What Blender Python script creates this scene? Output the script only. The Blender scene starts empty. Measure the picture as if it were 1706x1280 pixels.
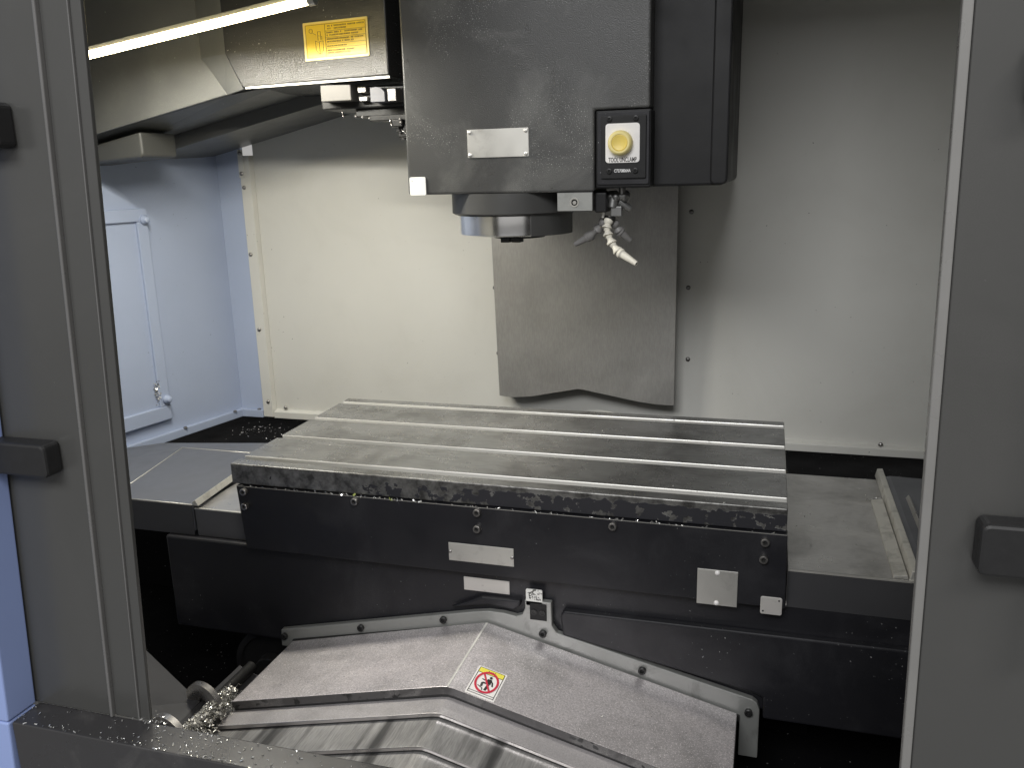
import bpy, bmesh, math, random
from mathutils import Vector, Matrix
random.seed(7)
R = math.radians
scene = bpy.context.scene
col = scene.collection

# ------------------------------------------------------------------ camera
cam = bpy.data.cameras.new('camera')
cam.sensor_width = 36.0
cam.lens = 1424.32 / 1706 * 36.0
cam.clip_start = 0.02
cam.clip_end = 60
cam_o = bpy.data.objects.new('camera', cam)
col.objects.link(cam_o)
cam_o.location = (0.87665, -1.20297, 0.47788)
cam_o.rotation_mode = 'XYZ'
cam_o.rotation_euler = (1.3269159, 0.0253667, 0.2870783)
scene.camera = cam_o

# ------------------------------------------------------------------ world and light
world = bpy.data.worlds.new('World')
scene.world = world
world.use_nodes = True
bg = world.node_tree.nodes['Background']
bg.inputs['Color'].default_value = (1.0, 0.985, 0.96, 1)
bg.inputs['Strength'].default_value = 0.36

def area_light(name, loc, target, sx, sy, power, colour):
    l = bpy.data.lights.new(name, 'AREA')
    l.shape = 'RECTANGLE'
    l.size, l.size_y = sx, sy
    l.energy = power
    l.color = colour
    o = bpy.data.objects.new(name, l)
    col.objects.link(o)
    o.location = loc
    o.rotation_euler = (Vector(target) - Vector(loc)).to_track_quat('-Z', 'Y').to_euler()
    return o
# two workshop ceiling lamps behind and above the photographer
area_light('workshop_lamp', (0.35, -3.6, 2.75), (0.5, 0.3, 0.1), 2.2, 1.2, 118, (0.98, 0.985, 1.0))
area_light('workshop_lamp', (2.3, -2.4, 2.6), (0.6, 0.0, 0.0), 1.2, 0.5, 30, (1.0, 0.97, 0.93))

scene.view_settings.view_transform = 'Standard'
scene.view_settings.look = 'None'
scene.view_settings.exposure = 0.15
scene.view_settings.gamma = 1.0

# ------------------------------------------------------------------ materials
def new_mat(name):
    m = bpy.data.materials.new(name)
    m.use_nodes = True
    nt = m.node_tree
    return m, nt, nt.nodes['Principled BSDF']

class N:
    """small node helper"""
    def __init__(s, nt):
        s.nt = nt
        tc = nt.nodes.new('ShaderNodeTexCoord')
        s.co = tc.outputs['Object']
    def map(s, scale=(1, 1, 1), rot=(0, 0, 0), loc=(0, 0, 0)):
        n = s.nt.nodes.new('ShaderNodeMapping')
        n.inputs['Scale'].default_value = scale
        n.inputs['Rotation'].default_value = rot
        n.inputs['Location'].default_value = loc
        s.nt.links.new(s.co, n.inputs['Vector'])
        return n.outputs['Vector']
    def noise(s, scale, detail=4, rough=.55, vec=None, dist=0.0):
        n = s.nt.nodes.new('ShaderNodeTexNoise')
        n.inputs['Scale'].default_value = scale
        n.inputs['Detail'].default_value = detail
        n.inputs['Roughness'].default_value = rough
        n.inputs['Distortion'].default_value = dist
        s.nt.links.new(vec if vec is not None else s.co, n.inputs['Vector'])
        return n.outputs['Fac']
    def voro(s, scale, vec=None):
        n = s.nt.nodes.new('ShaderNodeTexVoronoi')
        n.inputs['Scale'].default_value = scale
        s.nt.links.new(vec if vec is not None else s.co, n.inputs['Vector'])
        return n.outputs['Distance']
    def ramp(s, fac, a, b, va=0.0, vb=1.0):
        n = s.nt.nodes.new('ShaderNodeMapRange')
        n.inputs['From Min'].default_value = a
        n.inputs['From Max'].default_value = b
        n.inputs['To Min'].default_value = va
        n.inputs['To Max'].default_value = vb
        s.nt.links.new(fac, n.inputs['Value'])
        return n.outputs['Result']
    def math(s, op, a, b):
        n = s.nt.nodes.new('ShaderNodeMath')
        n.operation = op
        for i, v in enumerate((a, b)):
            if isinstance(v, (int, float)):
                n.inputs[i].default_value = v
            else:
                s.nt.links.new(v, n.inputs[i])
        return n.outputs[0]
    def mix(s, fac, a, b):
        n = s.nt.nodes.new('ShaderNodeMix')
        n.data_type = 'RGBA'
        if isinstance(fac, (int, float)):
            n.inputs[0].default_value = fac
        else:
            s.nt.links.new(fac, n.inputs[0])
        for i, v in ((6, a), (7, b)):
            if isinstance(v, tuple):
                n.inputs[i].default_value = (v[0], v[1], v[2], 1)
            else:
                s.nt.links.new(v, n.inputs[i])
        return n.outputs[2]
    def bump(s, h, strength, dist=.001, prev=None):
        n = s.nt.nodes.new('ShaderNodeBump')
        n.inputs['Strength'].default_value = strength
        n.inputs['Distance'].default_value = dist
        s.nt.links.new(h, n.inputs['Height'])
        if prev is not None:
            s.nt.links.new(prev, n.inputs['Normal'])
        return n.outputs['Normal']
    def xyz(s):
        n = s.nt.nodes.new('ShaderNodeSeparateXYZ')
        s.nt.links.new(s.co, n.inputs[0])
        return n.outputs
    def link(s, a, b):
        s.nt.links.new(a, b)

def mul(c, k):
    return tuple(min(1.0, v * k) for v in c)

def paint(name, c, rough=.45, var=.12, vscale=7, peel=.12, pscale=420, specks=None, dust=None, spec=.5, streak=None, metal=0.0, rvar=.15):
    """painted or coated sheet: c colour, specks=(colour, scale, cut, mask_scale, mask_cut), dust=(colour, scale, lo, hi, amount)"""
    m, nt, p = new_mat(name)
    n = N(nt)
    base = n.mix(n.noise(vscale, 5), mul(c, 1 - var), mul(c, 1 + var))
    if streak:
        sc, cs, amt, scale = streak
        f = n.ramp(n.noise(scale, 5, .6, n.map(sc)), .5, .72, 0, amt)
        base = n.mix(f, base, cs)
    if dust:
        cd, sc, lo, hi, amt = dust
        f = n.math('MULTIPLY', n.ramp(n.noise(sc, 6, .62, None, .6), lo, hi, 0, amt), n.ramp(n.noise(900, 2), .38, .62, .25, 1))
        base = n.mix(f, base, cd)
    if specks:
        cs, sc, cut, ms, mc = specks
        f = n.math('MULTIPLY', n.ramp(n.noise(sc, 2, .4), cut, cut + .035), n.ramp(n.noise(ms, 3), mc, mc + .06))
        base = n.mix(f, base, cs)
    n.link(base, p.inputs['Base Color'])
    p.inputs['Metallic'].default_value = metal
    n.link(n.ramp(n.noise(vscale * 2.3, 5), .3, .7, rough - rvar * .5, rough + rvar * .5), p.inputs['Roughness'])
    p.inputs['Specular IOR Level'].default_value = spec
    b = n.bump(n.noise(pscale, 3), peel, .0006)
    b = n.bump(n.noise(9, 3), .03, .004, b)
    n.link(b, p.inputs['Normal'])
    return m

def steel(name, c, rough=.35, stretch=(1, 1, 1), fine=900, var=.16, grime=None, grain=.0, bump=.05, tint=None, scratches=False, metal=1.0, streaks=None, blot=5, flake=0):
    m, nt, p = new_mat(name)
    n = N(nt)
    base = n.mix(n.noise(blot, 6, .62), mul(c, 1 - var), mul(c, 1 + var))
    if tint:
        base = n.mix(n.ramp(n.noise(blot * .7, 3, .5, n.map((1, 1, 1), (0, 0, 0), (3, 5, 1))), .45, .7, 0, .55), base, tint)
    brushed = n.noise(fine, 3, .6, n.map(stretch))
    base = n.mix(n.ramp(brushed, .35, .65, 0, grain), base, mul(c, 1.5))
    if streaks:
        st, cs, lo, hi, sc = streaks
        base = n.mix(n.ramp(n.noise(sc, 4, .5, n.map(st)), lo, hi, 0, .85), base, cs)
    if grime:
        cg, sc, lo, hi, amt = grime
        base = n.mix(n.ramp(n.noise(sc, 7, .66, None, .4), lo, hi, 0, amt), base, cg)
    if flake:
        f = n.ramp(n.noise(640, 1, .3), .62, .68, 0, flake)
        base = n.mix(f, base, mul(c, 1.9))
    n.link(base, p.inputs['Base Color'])
    p.inputs['Metallic'].default_value = metal
    r = n.ramp(n.noise(11, 6, .65), .3, .7, rough - .08, rough + .1)
    n.link(r, p.inputs['Roughness'])
    b = n.bump(brushed, bump, .0004)
    if scratches:
        for i, (ang, sc) in enumerate(((.5, 60), (-.7, 75), (1.2, 50))):
            s = n.noise(sc, 2, .5, n.map((1, .03, 1), (0, 0, ang), (i, i * 2, 0)))
            b = n.bump(n.ramp(s, .68, .72), .06, .0003, b)
    n.link(b, p.inputs['Normal'])
    return m

def plain(name, c, rough=.5, metal=0.0, emit=None, spec=.5):
    m, nt, p = new_mat(name)
    n = N(nt)
    n.link(n.mix(n.noise(60, 4), mul(c, .88), mul(c, 1.1)), p.inputs['Base Color'])
    n.link(n.ramp(n.noise(150, 3), .3, .7, max(.02, rough - .06), rough + .06), p.inputs['Roughness'])
    p.inputs['Metallic'].default_value = metal
    p.inputs['Specular IOR Level'].default_value = spec
    if emit:
        p.inputs['Emission Color'].default_value = (emit[0], emit[1], emit[2], 1)
        p.inputs['Emission Strength'].default_value = emit[3]
    return m

M = {}
M['cream'] = paint('cream_paint', (.60, .595, .555), .42, .05, 4, .05, 300, specks=((.10, .09, .08), 150, .74, 6, .50), dust=((.42, .41, .37), 5, .5, .8, .35))
M['blue'] = paint('pale_blue_paint', (.375, .435, .575), .40, .06, 4, .06, 300, specks=((.12, .14, .2), 140, .75, 7, .5), dust=((.30, .36, .46), 5, .48, .8, .4))
M['outer_blue'] = paint('outer_blue_paint', (.27, .35, .62), .38, .05, 3, .1, 500)
M['charcoal'] = paint('charcoal_paint', (.058, .058, .056), .33, .14, 5, .75, 620, specks=((.50, .50, .47), 620, .66, 7, .53), dust=((.23, .23, .215), 6, .50, .70, .6))
M['changer'] = paint('changer_black_paint', (.034, .034, .033), .24, .14, 5, .9, 640, specks=((.42, .42, .40), 330, .72, 9, .52), dust=((.05, .05, .047), 6, .50, .70, .6), rvar=.06)
M['hood'] = paint('hood_grey_paint', (.105, .107, .102), .40, .08, 4, .25, 380, specks=((.5, .5, .45), 170, .76, 8, .55), dust=((.22, .22, .20), 6, .45, .75, .5))
M['black_paint'] = paint('black_paint', (.013, .013, .0155), .40, .2, 6, .18, 300, specks=((.30, .30, .30), 260, .735, 8, .53), dust=((.07, .07, .075), 7, .52, .80, .5), spec=.4)
M['black_cover'] = paint('black_cover', (.012, .012, .0125), .5, .15, 6, .1, 300, dust=((.04, .04, .04), 9, .55, .8, .4), spec=.3)
M['bed'] = paint('bed_black', (.004, .004, .0045), .75, .2, 8, .2, 200, specks=((.4, .4, .4), 180, .72, 9, .5), spec=.08)
M['door'] = paint('door_grey', (.060, .060, .0575), .24, .06, 3, .05, 600, specks=((.5, .5, .48), 120, .79, 7, .55), dust=((.10, .097, .094), 4, .5, .8, .4), spec=.6, rvar=.08)
M['sill'] = paint('sill_grey', (.036, .035, .036), .30, .1, 5, .10, 500, dust=((.13, .125, .12), 16, .52, .75, .6), specks=((.5, .5, .48), 260, .73, 14, .53))
M['seal'] = plain('dark_seal', (.05, .048, .048), .5)
M['edge_right'] = paint('right_edge', (.19, .187, .18), .3, .2, 14, .1, 300)
M['edge_soft'] = paint('soft_edge', (.13, .128, .125), .3, .2, 14, .1, 300)
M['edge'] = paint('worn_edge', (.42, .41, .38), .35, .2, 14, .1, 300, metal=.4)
M['rubber_and_gap_shade'] = plain('black_rubber_and_gap_shade', (.012, .012, .012), .6)
M['gap'] = plain('gap_dark', (.006, .006, .006), .8)
M['handle'] = plain('handle_plastic', (.014, .014, .0145), .45)
M['chrome'] = steel('chrome', (.92, .91, .90), .22, (1, 1, .1), 500, .05, bump=.02)
M['nose_grey'] = paint('nose_dark', (.075, .075, .073), .40, .15, 9, .1, 400, metal=.3)
M['bolt'] = plain('bolt_steel', (.30, .29, .28), .35, .9)
M['bolt_dark'] = plain('bolt_black', (.03, .03, .03), .4, .5)
M['plate'] = steel('aluminium_plate', (.66, .65, .61), .42, (.12, 1, 4), 700, .08, grime=((.36, .34, .32), 30, .56, .75, .5), metal=.75)
M['plate_plain'] = steel('label_foil', (.62, .60, .57), .45, (1, 1, 1), 500, .1, grime=((.22, .2, .19), 55, .60, .72, .8), metal=.55)
M['tag_white'] = paint('white_tag', (.72, .72, .69), .5, .06, 30, .1, 500, specks=((.1, .1, .09), 210, .62, 40, .5))
M['zplate'] = steel('column_shield_steel', (.345, .338, .322), .42, (1, 1, .16), 420, .10, grime=((.27, .26, .25), 6, .52, .78, .6), grain=.3, bump=.06, tint=(.38, .36, .34), metal=.55)
M['table'] = steel('ground_steel', (.215, .217, .217), .27, (.10, 1, 1), 300, .2, grime=((.075, .073, .07), 7, .46, .70, .85), grain=.8, bump=.10, tint=(.27, .268, .262), scratches=True, metal=.72)
M['slot'] = steel('slot_steel', (.72, .71, .67), .34, (.1, 1, 1), 500, .1, metal=.35)
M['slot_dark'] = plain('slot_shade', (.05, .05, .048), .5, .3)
M['roof'] = steel('guideway_zinc', (.50, .472, .480), .38, (1, 1, 1), 340, .14, grime=((.26, .252, .248), 5, .46, .72, .75), grain=1.0, bump=.45, tint=(.53, .475, .495), metal=.55, flake=.9)
M['roof_strip'] = steel('guideway_strip', (.50, .48, .485), .38, (1, 1, 1), 500, .1, grime=((.26, .25, .24), 12, .52, .75, .5), grain=.6, bump=.2, metal=.6)
M['roof_worn'] = steel('guideway_worn', (.31, .305, .30), .42, (1, .10, 1), 420, .2, grain=.8, bump=.1, streaks=((6, .35, 1), (.05, .05, .05), .50, .68, 6), metal=.6)
M['lip'] = paint('cover_lip', (.058, .055, .055), .4, .2, 12, .2, 300, dust=((.30, .29, .28), 16, .48, .66, .6), specks=((.012, .012, .012), 90, .60, 11, .46))
M['lip_bright'] = steel('cover_lip_bright', (.62, .59, .58), .30, (.1, 1, 1), 500, .12, metal=.9)
M['flange'] = steel('flange_grey', (.33, .335, .32), .42, (.2, 1, 1), 500, .1, grime=((.12, .12, .11), 14, .54, .74, .7), metal=.55)
M['xcover'] = steel('x_cover_steel', (.48, .472, .46), .32, (.15, 1, 1), 420, .16, grime=((.20, .195, .188), 7, .48, .72, .75), grain=.25, bump=.06, metal=.8)
M['xcover_left'] = paint('x_cover_blue_grey', (.115, .12, .135), .38, .12, 6, .08, 400, specks=((.5, .5, .5), 130, .77, 7, .55), metal=.35)
M['xcover_front'] = paint('x_cover_front', (.055, .055, .058), .42, .12, 6, .06, 400, metal=.2)
M['xcover_inner'] = paint('x_cover_inner', (.11, .11, .115), .36, .14, 6, .06, 400, metal=.3)
M['wiper'] = steel('wiper_strip', (.54, .53, .49), .45, (1, .1, 1), 400, .15, grime=((.2, .19, .17), 30, .5, .7, .6), metal=.6)
M['yellow'] = paint('yellow_button', (.78, .60, .14), .42, .06, 60, .1, 400)
M['yellow_rim'] = paint('yellow_button_rim', (.82, .70, .30), .45, .06, 60, .1, 400)
M['label_yellow'] = paint('yellow_label', (.80, .56, .035), .22, .05, 25, .03, 300, spec=.7, rvar=.04)
M['label_yellow_pale'] = paint('yellow_label_pale', (.80, .64, .22), .25, .05, 25, .03, 300)
M['ink'] = plain('black_ink', (.025, .022, .02), .5)
M['ink_brown'] = plain('brown_ink', (.10, .055, .008), .5)
M['ink_white'] = plain('white_ink', (.8, .8, .8), .5)
M['white'] = paint('white_label', (.80, .78, .76), .4, .04, 30, .05, 400, dust=((.6, .58, .55), 40, .55, .75, .4))
M['red'] = plain('red_ink', (.55, .03, .06), .45)
M['warn_yellow'] = plain('warning_yellow', (.80, .72, .10), .45)
M['cream_plastic'] = plain('cream_plastic', (.72, .69, .60), .45)
M['grey_pad'] = plain('pale_grey_pad', (.15, .15, .165), .5)
M['gripper'] = steel('gripper_metal', (.11, .105, .098), .45, (1, 1, 1), 500, .15, metal=.3)
M['grey_plastic'] = plain('grey_plastic', (.20, .195, .19), .5)
M['grime_metal'] = plain('cast_nozzle_metal', (.24, .24, .235), .35, .7)
M['blade'] = steel('auger_steel', (.58, .56, .54), .28, (1, 1, 1), 300, .2, metal=.95)
M['chip'] = plain('chip_metal', (.86, .86, .84), .25, .85)
M['chip_dull'] = plain('chip_metal_dull', (.50, .49, .46), .35, .8)
M['chip_green'] = plain('chip_green_plastic', (.36, .42, .10), .5)
M['hood_dark'] = paint('bracket_grey_paint', (.065, .066, .062), .42, .08, 4, .2, 380)
M['lamp'] = plain('lamp_diffuser', (.9, .88, .8), .4, 0, (1.0, .84, .46, 20))
M['lamp_body'] = plain('lamp_aluminium', (.55, .54, .5), .35, .8)
M['tray'] = paint('tray_grey', (.06, .06, .063), .38, .1, 6, .08, 300, specks=((.4, .4, .4), 160, .75, 8, .5))
M['concrete'] = paint('workshop_floor', (.25, .25, .25), .5, .1, 3)

# worn front edge of the table: bare steel showing through chipped black paint
def worn_table():
    m, nt, p = new_mat('chipped_paint_steel')
    n = N(nt)
    x, y, z = n.xyz()
    # paint survives to the right and lower down, gone at the top lip
    chips = n.math('ADD', n.noise(62, 4, .56, n.map((.9, 1, 1))), n.math('MULTIPLY', n.noise(14, 3, .5, n.map((1, 1, .3))), .35))
    grad = n.ramp(z, .1465, .1555, .10, -.40)      # z measured from the table's base empty
    gx = n.ramp(x, -.34, .06, -.20, .05)
    f = n.math('ADD', n.math('ADD', chips, grad), gx)
    mask = n.ramp(f, .748, .760)
    metal = n.mix(n.ramp(n.noise(44, 6, .66), .38, .64), (.085, .083, .08), (.30, .295, .28))
    n.link(n.mix(mask, metal, (.022, .022, .026)), p.inputs['Base Color'])
    n.link(n.ramp(mask, 0, 1, .75, 0.0), p.inputs['Metallic'])
    n.link(n.ramp(mask, 0, 1, .38, .42), p.inputs['Roughness'])
    n.link(n.bump(mask, .5, .0006, n.bump(n.noise(200, 4), .12, .0006)), p.inputs['Normal'])
    return m
M['worn'] = worn_table()

# ------------------------------------------------------------------ mesh helpers
class MB:
    def __init__(s):
        s.v, s.f, s.m, s.sm = [], [], [], []
    def add(s, verts, faces, mi=0, smooth=False):
        o = len(s.v)
        s.v += [tuple(v) for v in verts]
        for f in faces:
            s.f.append(tuple(i + o for i in f))
            s.m.append(mi)
            s.sm.append(smooth)
        return s
    def box(s, x0, x1, y0, y1, z0, z1, mi=0):
        v = [(x, y, z) for x in (x0, x1) for y in (y0, y1) for z in (z0, z1)]
        return s.add(v, [(0, 1, 3, 2), (4, 6, 7, 5), (0, 4, 5, 1), (2, 3, 7, 6), (0, 2, 6, 4), (1, 5, 7, 3)], mi)
    def prism(s, poly, a, b, axis='y', mi=0, cap_mi=None):
        """extrude a polygon: axis y -> poly in (x,z); axis x -> (y,z); axis z -> (x,y)"""
        def P(p, t):
            return {'y': (p[0], t, p[1]), 'x': (t, p[0], p[1]), 'z': (p[0], p[1], t)}[axis]
        n = len(poly)
        v = [P(p, a) for p in poly] + [P(p, b) for p in poly]
        s.add(v, [(i, (i + 1) % n, n + (i + 1) % n, n + i) for i in range(n)], mi)
        c = mi if cap_mi is None else cap_mi
        s.add(v, [tuple(range(n - 1, -1, -1)), tuple(range(n, 2 * n))], c)
        return s
    def lathe(s, prof, p0, p1, seg=20, mi=0, smooth=True, a0=0.0, a1=2 * math.pi, caps=True):
        """prof = [(t along p0->p1 in metres, radius)]"""
        p0, p1 = Vector(p0), Vector(p1)
        d = (p1 - p0).normalized()
        u = d.orthogonal().normalized()
        if abs(d.z) > .99:
            u = Vector((1, 0, 0))
        w = d.cross(u)
        full = abs(a1 - a0 - 2 * math.pi) < 1e-6
        k = seg if full else seg + 1
        v = []
        for t, r in prof:
            for i in range(k):
                a = a0 + (a1 - a0) * i / seg
                v.append(p0 + d * t + (u * math.cos(a) + w * math.sin(a)) * r)
        f = []
        for j in range(len(prof) - 1):
            for i in range(seg):
                i2 = (i + 1) % k
                f.append((j * k + i, j * k + i2, (j + 1) * k + i2, (j + 1) * k + i))
        s.add(v, f, mi, smooth)
        if caps:
            n = len(prof)
            s.add(v, [tuple(range(k - 1, -1, -1)), tuple(range((n - 1) * k, n * k))], mi)
        return s
    def cyl(s, p0, p1, r, seg=20, mi=0, r1=None):
        L = (Vector(p1) - Vector(p0)).length
        return s.lathe([(0, r), (L, r if r1 is None else r1)], p0, p1, seg, mi)
    def tube(s, pts, r, seg=8, mi=0):
        for a, b in zip(pts, pts[1:]):
            s.cyl(a, b, r, seg, mi)
        return s

def children_base(o):
    b = Vector((0, 0, 0))
    while o is not None:
        b += o.location
        o = o.parent
    return b

def obj(name, mb, mats, parent=None, bevel=0.0, seg=2, origin=None, fix=True):
    me = bpy.data.meshes.new(name)
    base = children_base(parent) if parent else Vector((0, 0, 0))
    loc = Vector(origin) - base if origin is not None else Vector((0, 0, 0))
    off = base + loc
    me.from_pydata([tuple(Vector(v) - off) for v in mb.v], [], mb.f)
    if not isinstance(mats, (list, tuple)):
        mats = [mats]
    for m in mats:
        me.materials.append(M[m])
    for p, mi, sm in zip(me.polygons, mb.m, mb.sm):
        p.material_index = mi
        p.use_smooth = sm
    if fix:
        bm = bmesh.new()
        bm.from_mesh(me)
        bmesh.ops.remove_doubles(bm, verts=bm.verts, dist=1e-6)
        bmesh.ops.recalc_face_normals(bm, faces=bm.faces)
        for e in bm.edges:
            if len(e.link_faces) == 2 and e.calc_face_angle(0) > R(32):
                e.smooth = False
        bm.to_mesh(me)
        bm.free()
    o = bpy.data.objects.new(name, me)
    col.objects.link(o)
    o.location = loc
    if parent:
        o.parent = parent
    if bevel:
        b = o.modifiers.new('bevel', 'BEVEL')
        b.width = bevel
        b.segments = seg
        b.limit_method = 'ANGLE'
        b.angle_limit = R(35)
        b.harden_normals = False
    return o

def thing(name, label, cat, loc=(0, 0, 0), group=None):
    o = bpy.data.objects.new(name, None)
    o.empty_display_size = .05
    col.objects.link(o)
    o.location = loc
    o['label'] = label
    o['category'] = cat
    if group:
        o['group'] = group
    return o

def tag(o, label, cat, group=None, kind=None):
    o['label'] = label
    o['category'] = cat
    if group:
        o['group'] = group
    if kind:
        o['kind'] = kind
    return o

def struct(o):
    o['kind'] = 'structure'
    return o

def copy_part(src, parent, pos):
    """copy of a part (sharing its mesh) at a world position"""
    c = src.copy()
    col.objects.link(c)
    c.parent = parent
    c.location = Vector(pos) - children_base(parent)
    for ch in list(src.children):
        d = ch.copy()
        col.objects.link(d)
        d.parent = c
    return c

def rounded(x0, x1, z0, z1, r, n=4):
    pts = []
    for cx, cz, a in ((x1 - r, z1 - r, 0), (x0 + r, z1 - r, 90), (x0 + r, z0 + r, 180), (x1 - r, z0 + r, 270)):
        for i in range(n + 1):
            t = R(a + 90 * i / n)
            pts.append((cx + r * math.cos(t), cz + r * math.sin(t)))
    return pts

def socket_bolt(parent, pos, r=.0065, h=.008, axis=(0, -1, 0), mat='bolt'):
    """socket cap screw whose head stands on a face"""
    p, a = Vector(pos), Vector(axis)
    mb = MB()
    mb.lathe([(0, r * .98), (h * .9, r), (h, r * .88), (h, r * .55), (h * .45, r * .5)], p, p + a, 14)
    o = obj('bolt', mb, mat, parent, origin=pos)
    mb = MB()
    mb.lathe([(0, r * .52), (h * .5, r * .52)], p + a * .0004, p + a, 6, smooth=False)
    obj('socket', mb, 'gap', o)
    return o

def dome_screw(parent, pos, r=.006, h=.003, axis=(0, -1, 0), mat='bolt'):
    p, a = Vector(pos), Vector(axis)
    mb = MB()
    mb.lathe([(0, r), (h * .5, r * .92), (h * .85, r * .6), (h, r * .25)], p, p + a, 12)
    o = obj('screw', mb, mat, parent, origin=pos)
    mb = MB()
    mb.box(p.x - r * .45, p.x + r * .45, p.y - .0004 - (h if abs(a.y) > .5 else 0), p.y - (h if abs(a.y) > .5 else 0) + .001, p.z - r * .12 , p.z + r * .12)
    return o

def text_mesh(name, body, size, mat, parent, pos, rot=(R(90), 0, 0), align='CENTER', sx=1.0):
    cu = bpy.data.curves.new(name, 'FONT')
    cu.body = body
    cu.size = size
    cu.align_x = align
    cu.align_y = 'CENTER'
    cu.extrude = .0001
    cu.offset = size * .018
    t = bpy.data.objects.new(name, cu)
    col.objects.link(t)
    bpy.context.view_layer.update()
    me = bpy.data.meshes.new_from_object(t)
    bpy.data.objects.remove(t)
    me.materials.clear()
    me.materials.append(M[mat])
    o = bpy.data.objects.new(name, me)
    col.objects.link(o)
    o.parent = parent
    o.location = Vector(pos) - children_base(parent)
    o.rotation_euler = rot
    o.scale = (sx, 1, 1)
    return o

# ================================================================== SETTING: shell of the enclosure
WY = .80                                            # back wall
# back wall
bw = thing('back_wall', 'cream painted back wall of the machine interior with folded screwed edges', 'wall panel', (.5, WY, -.15))
obj('wall_sheet', MB().box(-.412, 1.45, WY, WY + .01, -.147, 1.35), 'cream', bw, .001)
obj('edge_strip', MB().prism([(-.447, WY + .006), (-.447, WY - .012), (-.418, WY - .012), (-.412, WY - .001), (-.412, WY + .006)], -.166, .535, 'z'), 'cream', bw, .0012)
mb = MB().prism([(WY + .006, -.144), (WY - .006, -.146), (WY - .016, -.149), (WY - .016, -.1672), (WY + .006, -.1672)], -.412, 1.45, 'x')
obj('bottom_strip', mb, 'cream', bw, .0012)
obj('corner_clip', MB().box(-.4485, -.4325, WY - .0145, WY - .0125, .480, .550), 'cream', bw, .001)
sc0 = dome_screw(bw, (-.4385, WY - .0122, .282), .0055, .0045, mat='bolt')
for px, pz in ((-.435, .08), (-.429, -.122), (-.4385, .455)):
    copy_part(sc0, bw, (px, WY - .0122, pz))
for px, pz in ((-.4405, .490), (-.4405, .541)):
    copy_part(sc0, bw, (px, WY - .0146, pz))
for px, pz in ((-.379, -.138), (1.139, -.142), (.36, -.142), (.76, -.142)):
    copy_part(sc0, bw, (px, WY - .0075, pz))
for px, pz in ((.234, .201), (.238, .036), (.706, .379), (.703, .207), (.706, .038)):
    copy_part(sc0, bw, (px, WY - .0003, pz))

# left wall, slightly splayed, with hatch
def lw(t, off=0.0):
    """point on the left wall plane: t metres from the rear corner towards the front; off = distance into the cabinet"""
    d = Vector((-.2186, -.9758, 0))
    nrm = Vector((.9758, -.2186, 0))
    p = Vector((-.522, WY, 0)) + d * t + nrm * off
    return p
def lwbox(mb, t0, t1, o0, o1, z0, z1):
    pts = [lw(t0, o0), lw(t1, o0), lw(t1, o1), lw(t0, o1)]
    return mb.prism([(p.x, p.y) for p in pts], z0, z1, 'z')
left = thing('left_wall', 'pale blue left wall of the machine interior beside the door column', 'wall panel', (-.6, .4, -.15))
obj('wall_sheet', lwbox(MB(), 0, 1.32, -.01, 0, -.15, 1.35), 'blue', left)
obj('corner_sheet', MB().box(-.522, -.4475, WY - .0015, WY + .01, -.15, 1.35), 'blue', left, .001)
mb = lwbox(MB(), .012, 1.32, 0.0005, .014, -.168, -.1475)
obj('bottom_strip', mb, 'blue', left, .0012)
obj('bottom_strip', MB().box(-.528, -.4478, WY - .016, WY - .002, -.168, -.1475), 'blue', left, .0012)
for t in (.04, .21, .40):
    p = lw(t, .014)
    dome_screw(left, (p.x, p.y, -.1472), .0055, .004, (0, 0, 1))
dome_screw(left, (-.462, WY - .009, -.1472), .0055, .004, (0, 0, 1))
hatch = thing('hatch_door', 'light blue framed access hatch on the left wall', 'hatch', tuple(lw(.45, .004)))
H0, H1, HZ0, HZ1 = .245, .78, -.112, .414
obj('hatch_panel', lwbox(MB(), H0 + .02, H1, .0005, .006, HZ0 + .02, HZ1 - .02), 'blue', hatch)
for a, b, c, d in ((H0, H1, HZ1 - .03, HZ1), (H0, H1, HZ0, HZ0 + .036)):
    obj('frame_rail', lwbox(MB(), a, b, .0005, .014, c, d), 'blue', hatch, .002)
obj('frame_stile', lwbox(MB(), H0, H0 + .030, .0008, .0135, HZ0 + .0362, HZ1 - .0302), 'blue', hatch, .002)
for z in (-.058, .388):
    p = lw(H0 + .012, .014)
    q = lw(H0 + .012, .03)
    mb = MB().lathe([(0, .011), (.006, .011), (.010, .008), (.015, .007), (.017, .004)], (p.x, p.y, z), (q.x, q.y, z), 14)
    mb2 = lwbox(MB(), H0 - .002, H0 + .05, .0145, .0185, z - .006, z + .006)
    k = obj('latch_knob', mb, 'blue', hatch, origin=(p.x, p.y, z))
# metal swarf caught in the hatch corner
def chips_mesh(mb, pts, smin, smax, flat=.5, curl=True):
    for (x, y, z, nx, ny, nz) in pts:
        L = random.uniform(smin, smax)
        w = L * random.uniform(.18, .4)
        d = Vector((random.gauss(0, 1), random.gauss(0, 1), random.gauss(0, 1)))
        nn = Vector((nx, ny, nz))
        d = (d - nn * d.dot(nn) * flat).normalized()
        s = nn.cross(d).normalized() + nn * random.uniform(-.6, .6)
        s.normalize()
        up = d.cross(s)
        p = Vector((x, y, z))
        k = random.choice((2, 3)) if curl else 1
        bend = random.uniform(-1.4, 1.4)
        v = []
        for i in range(k + 1):
            t = i / k - .5
            c = p + d * (L * t) + up * (L * bend * t * t)
            v += [c - s * w * .5, c + s * w * .5]
        mb.add(v, [(2 * i, 2 * i + 1, 2 * i + 3, 2 * i + 2) for i in range(k)])
    return mb
pts = []
for i in range(60):
    p = lw(H0 + .032 + random.gauss(0, .004), .008 + random.uniform(0, .006))
    pts.append((p.x, p.y, -.035 + random.gauss(0, .016), .97, -.2, 0))
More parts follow.
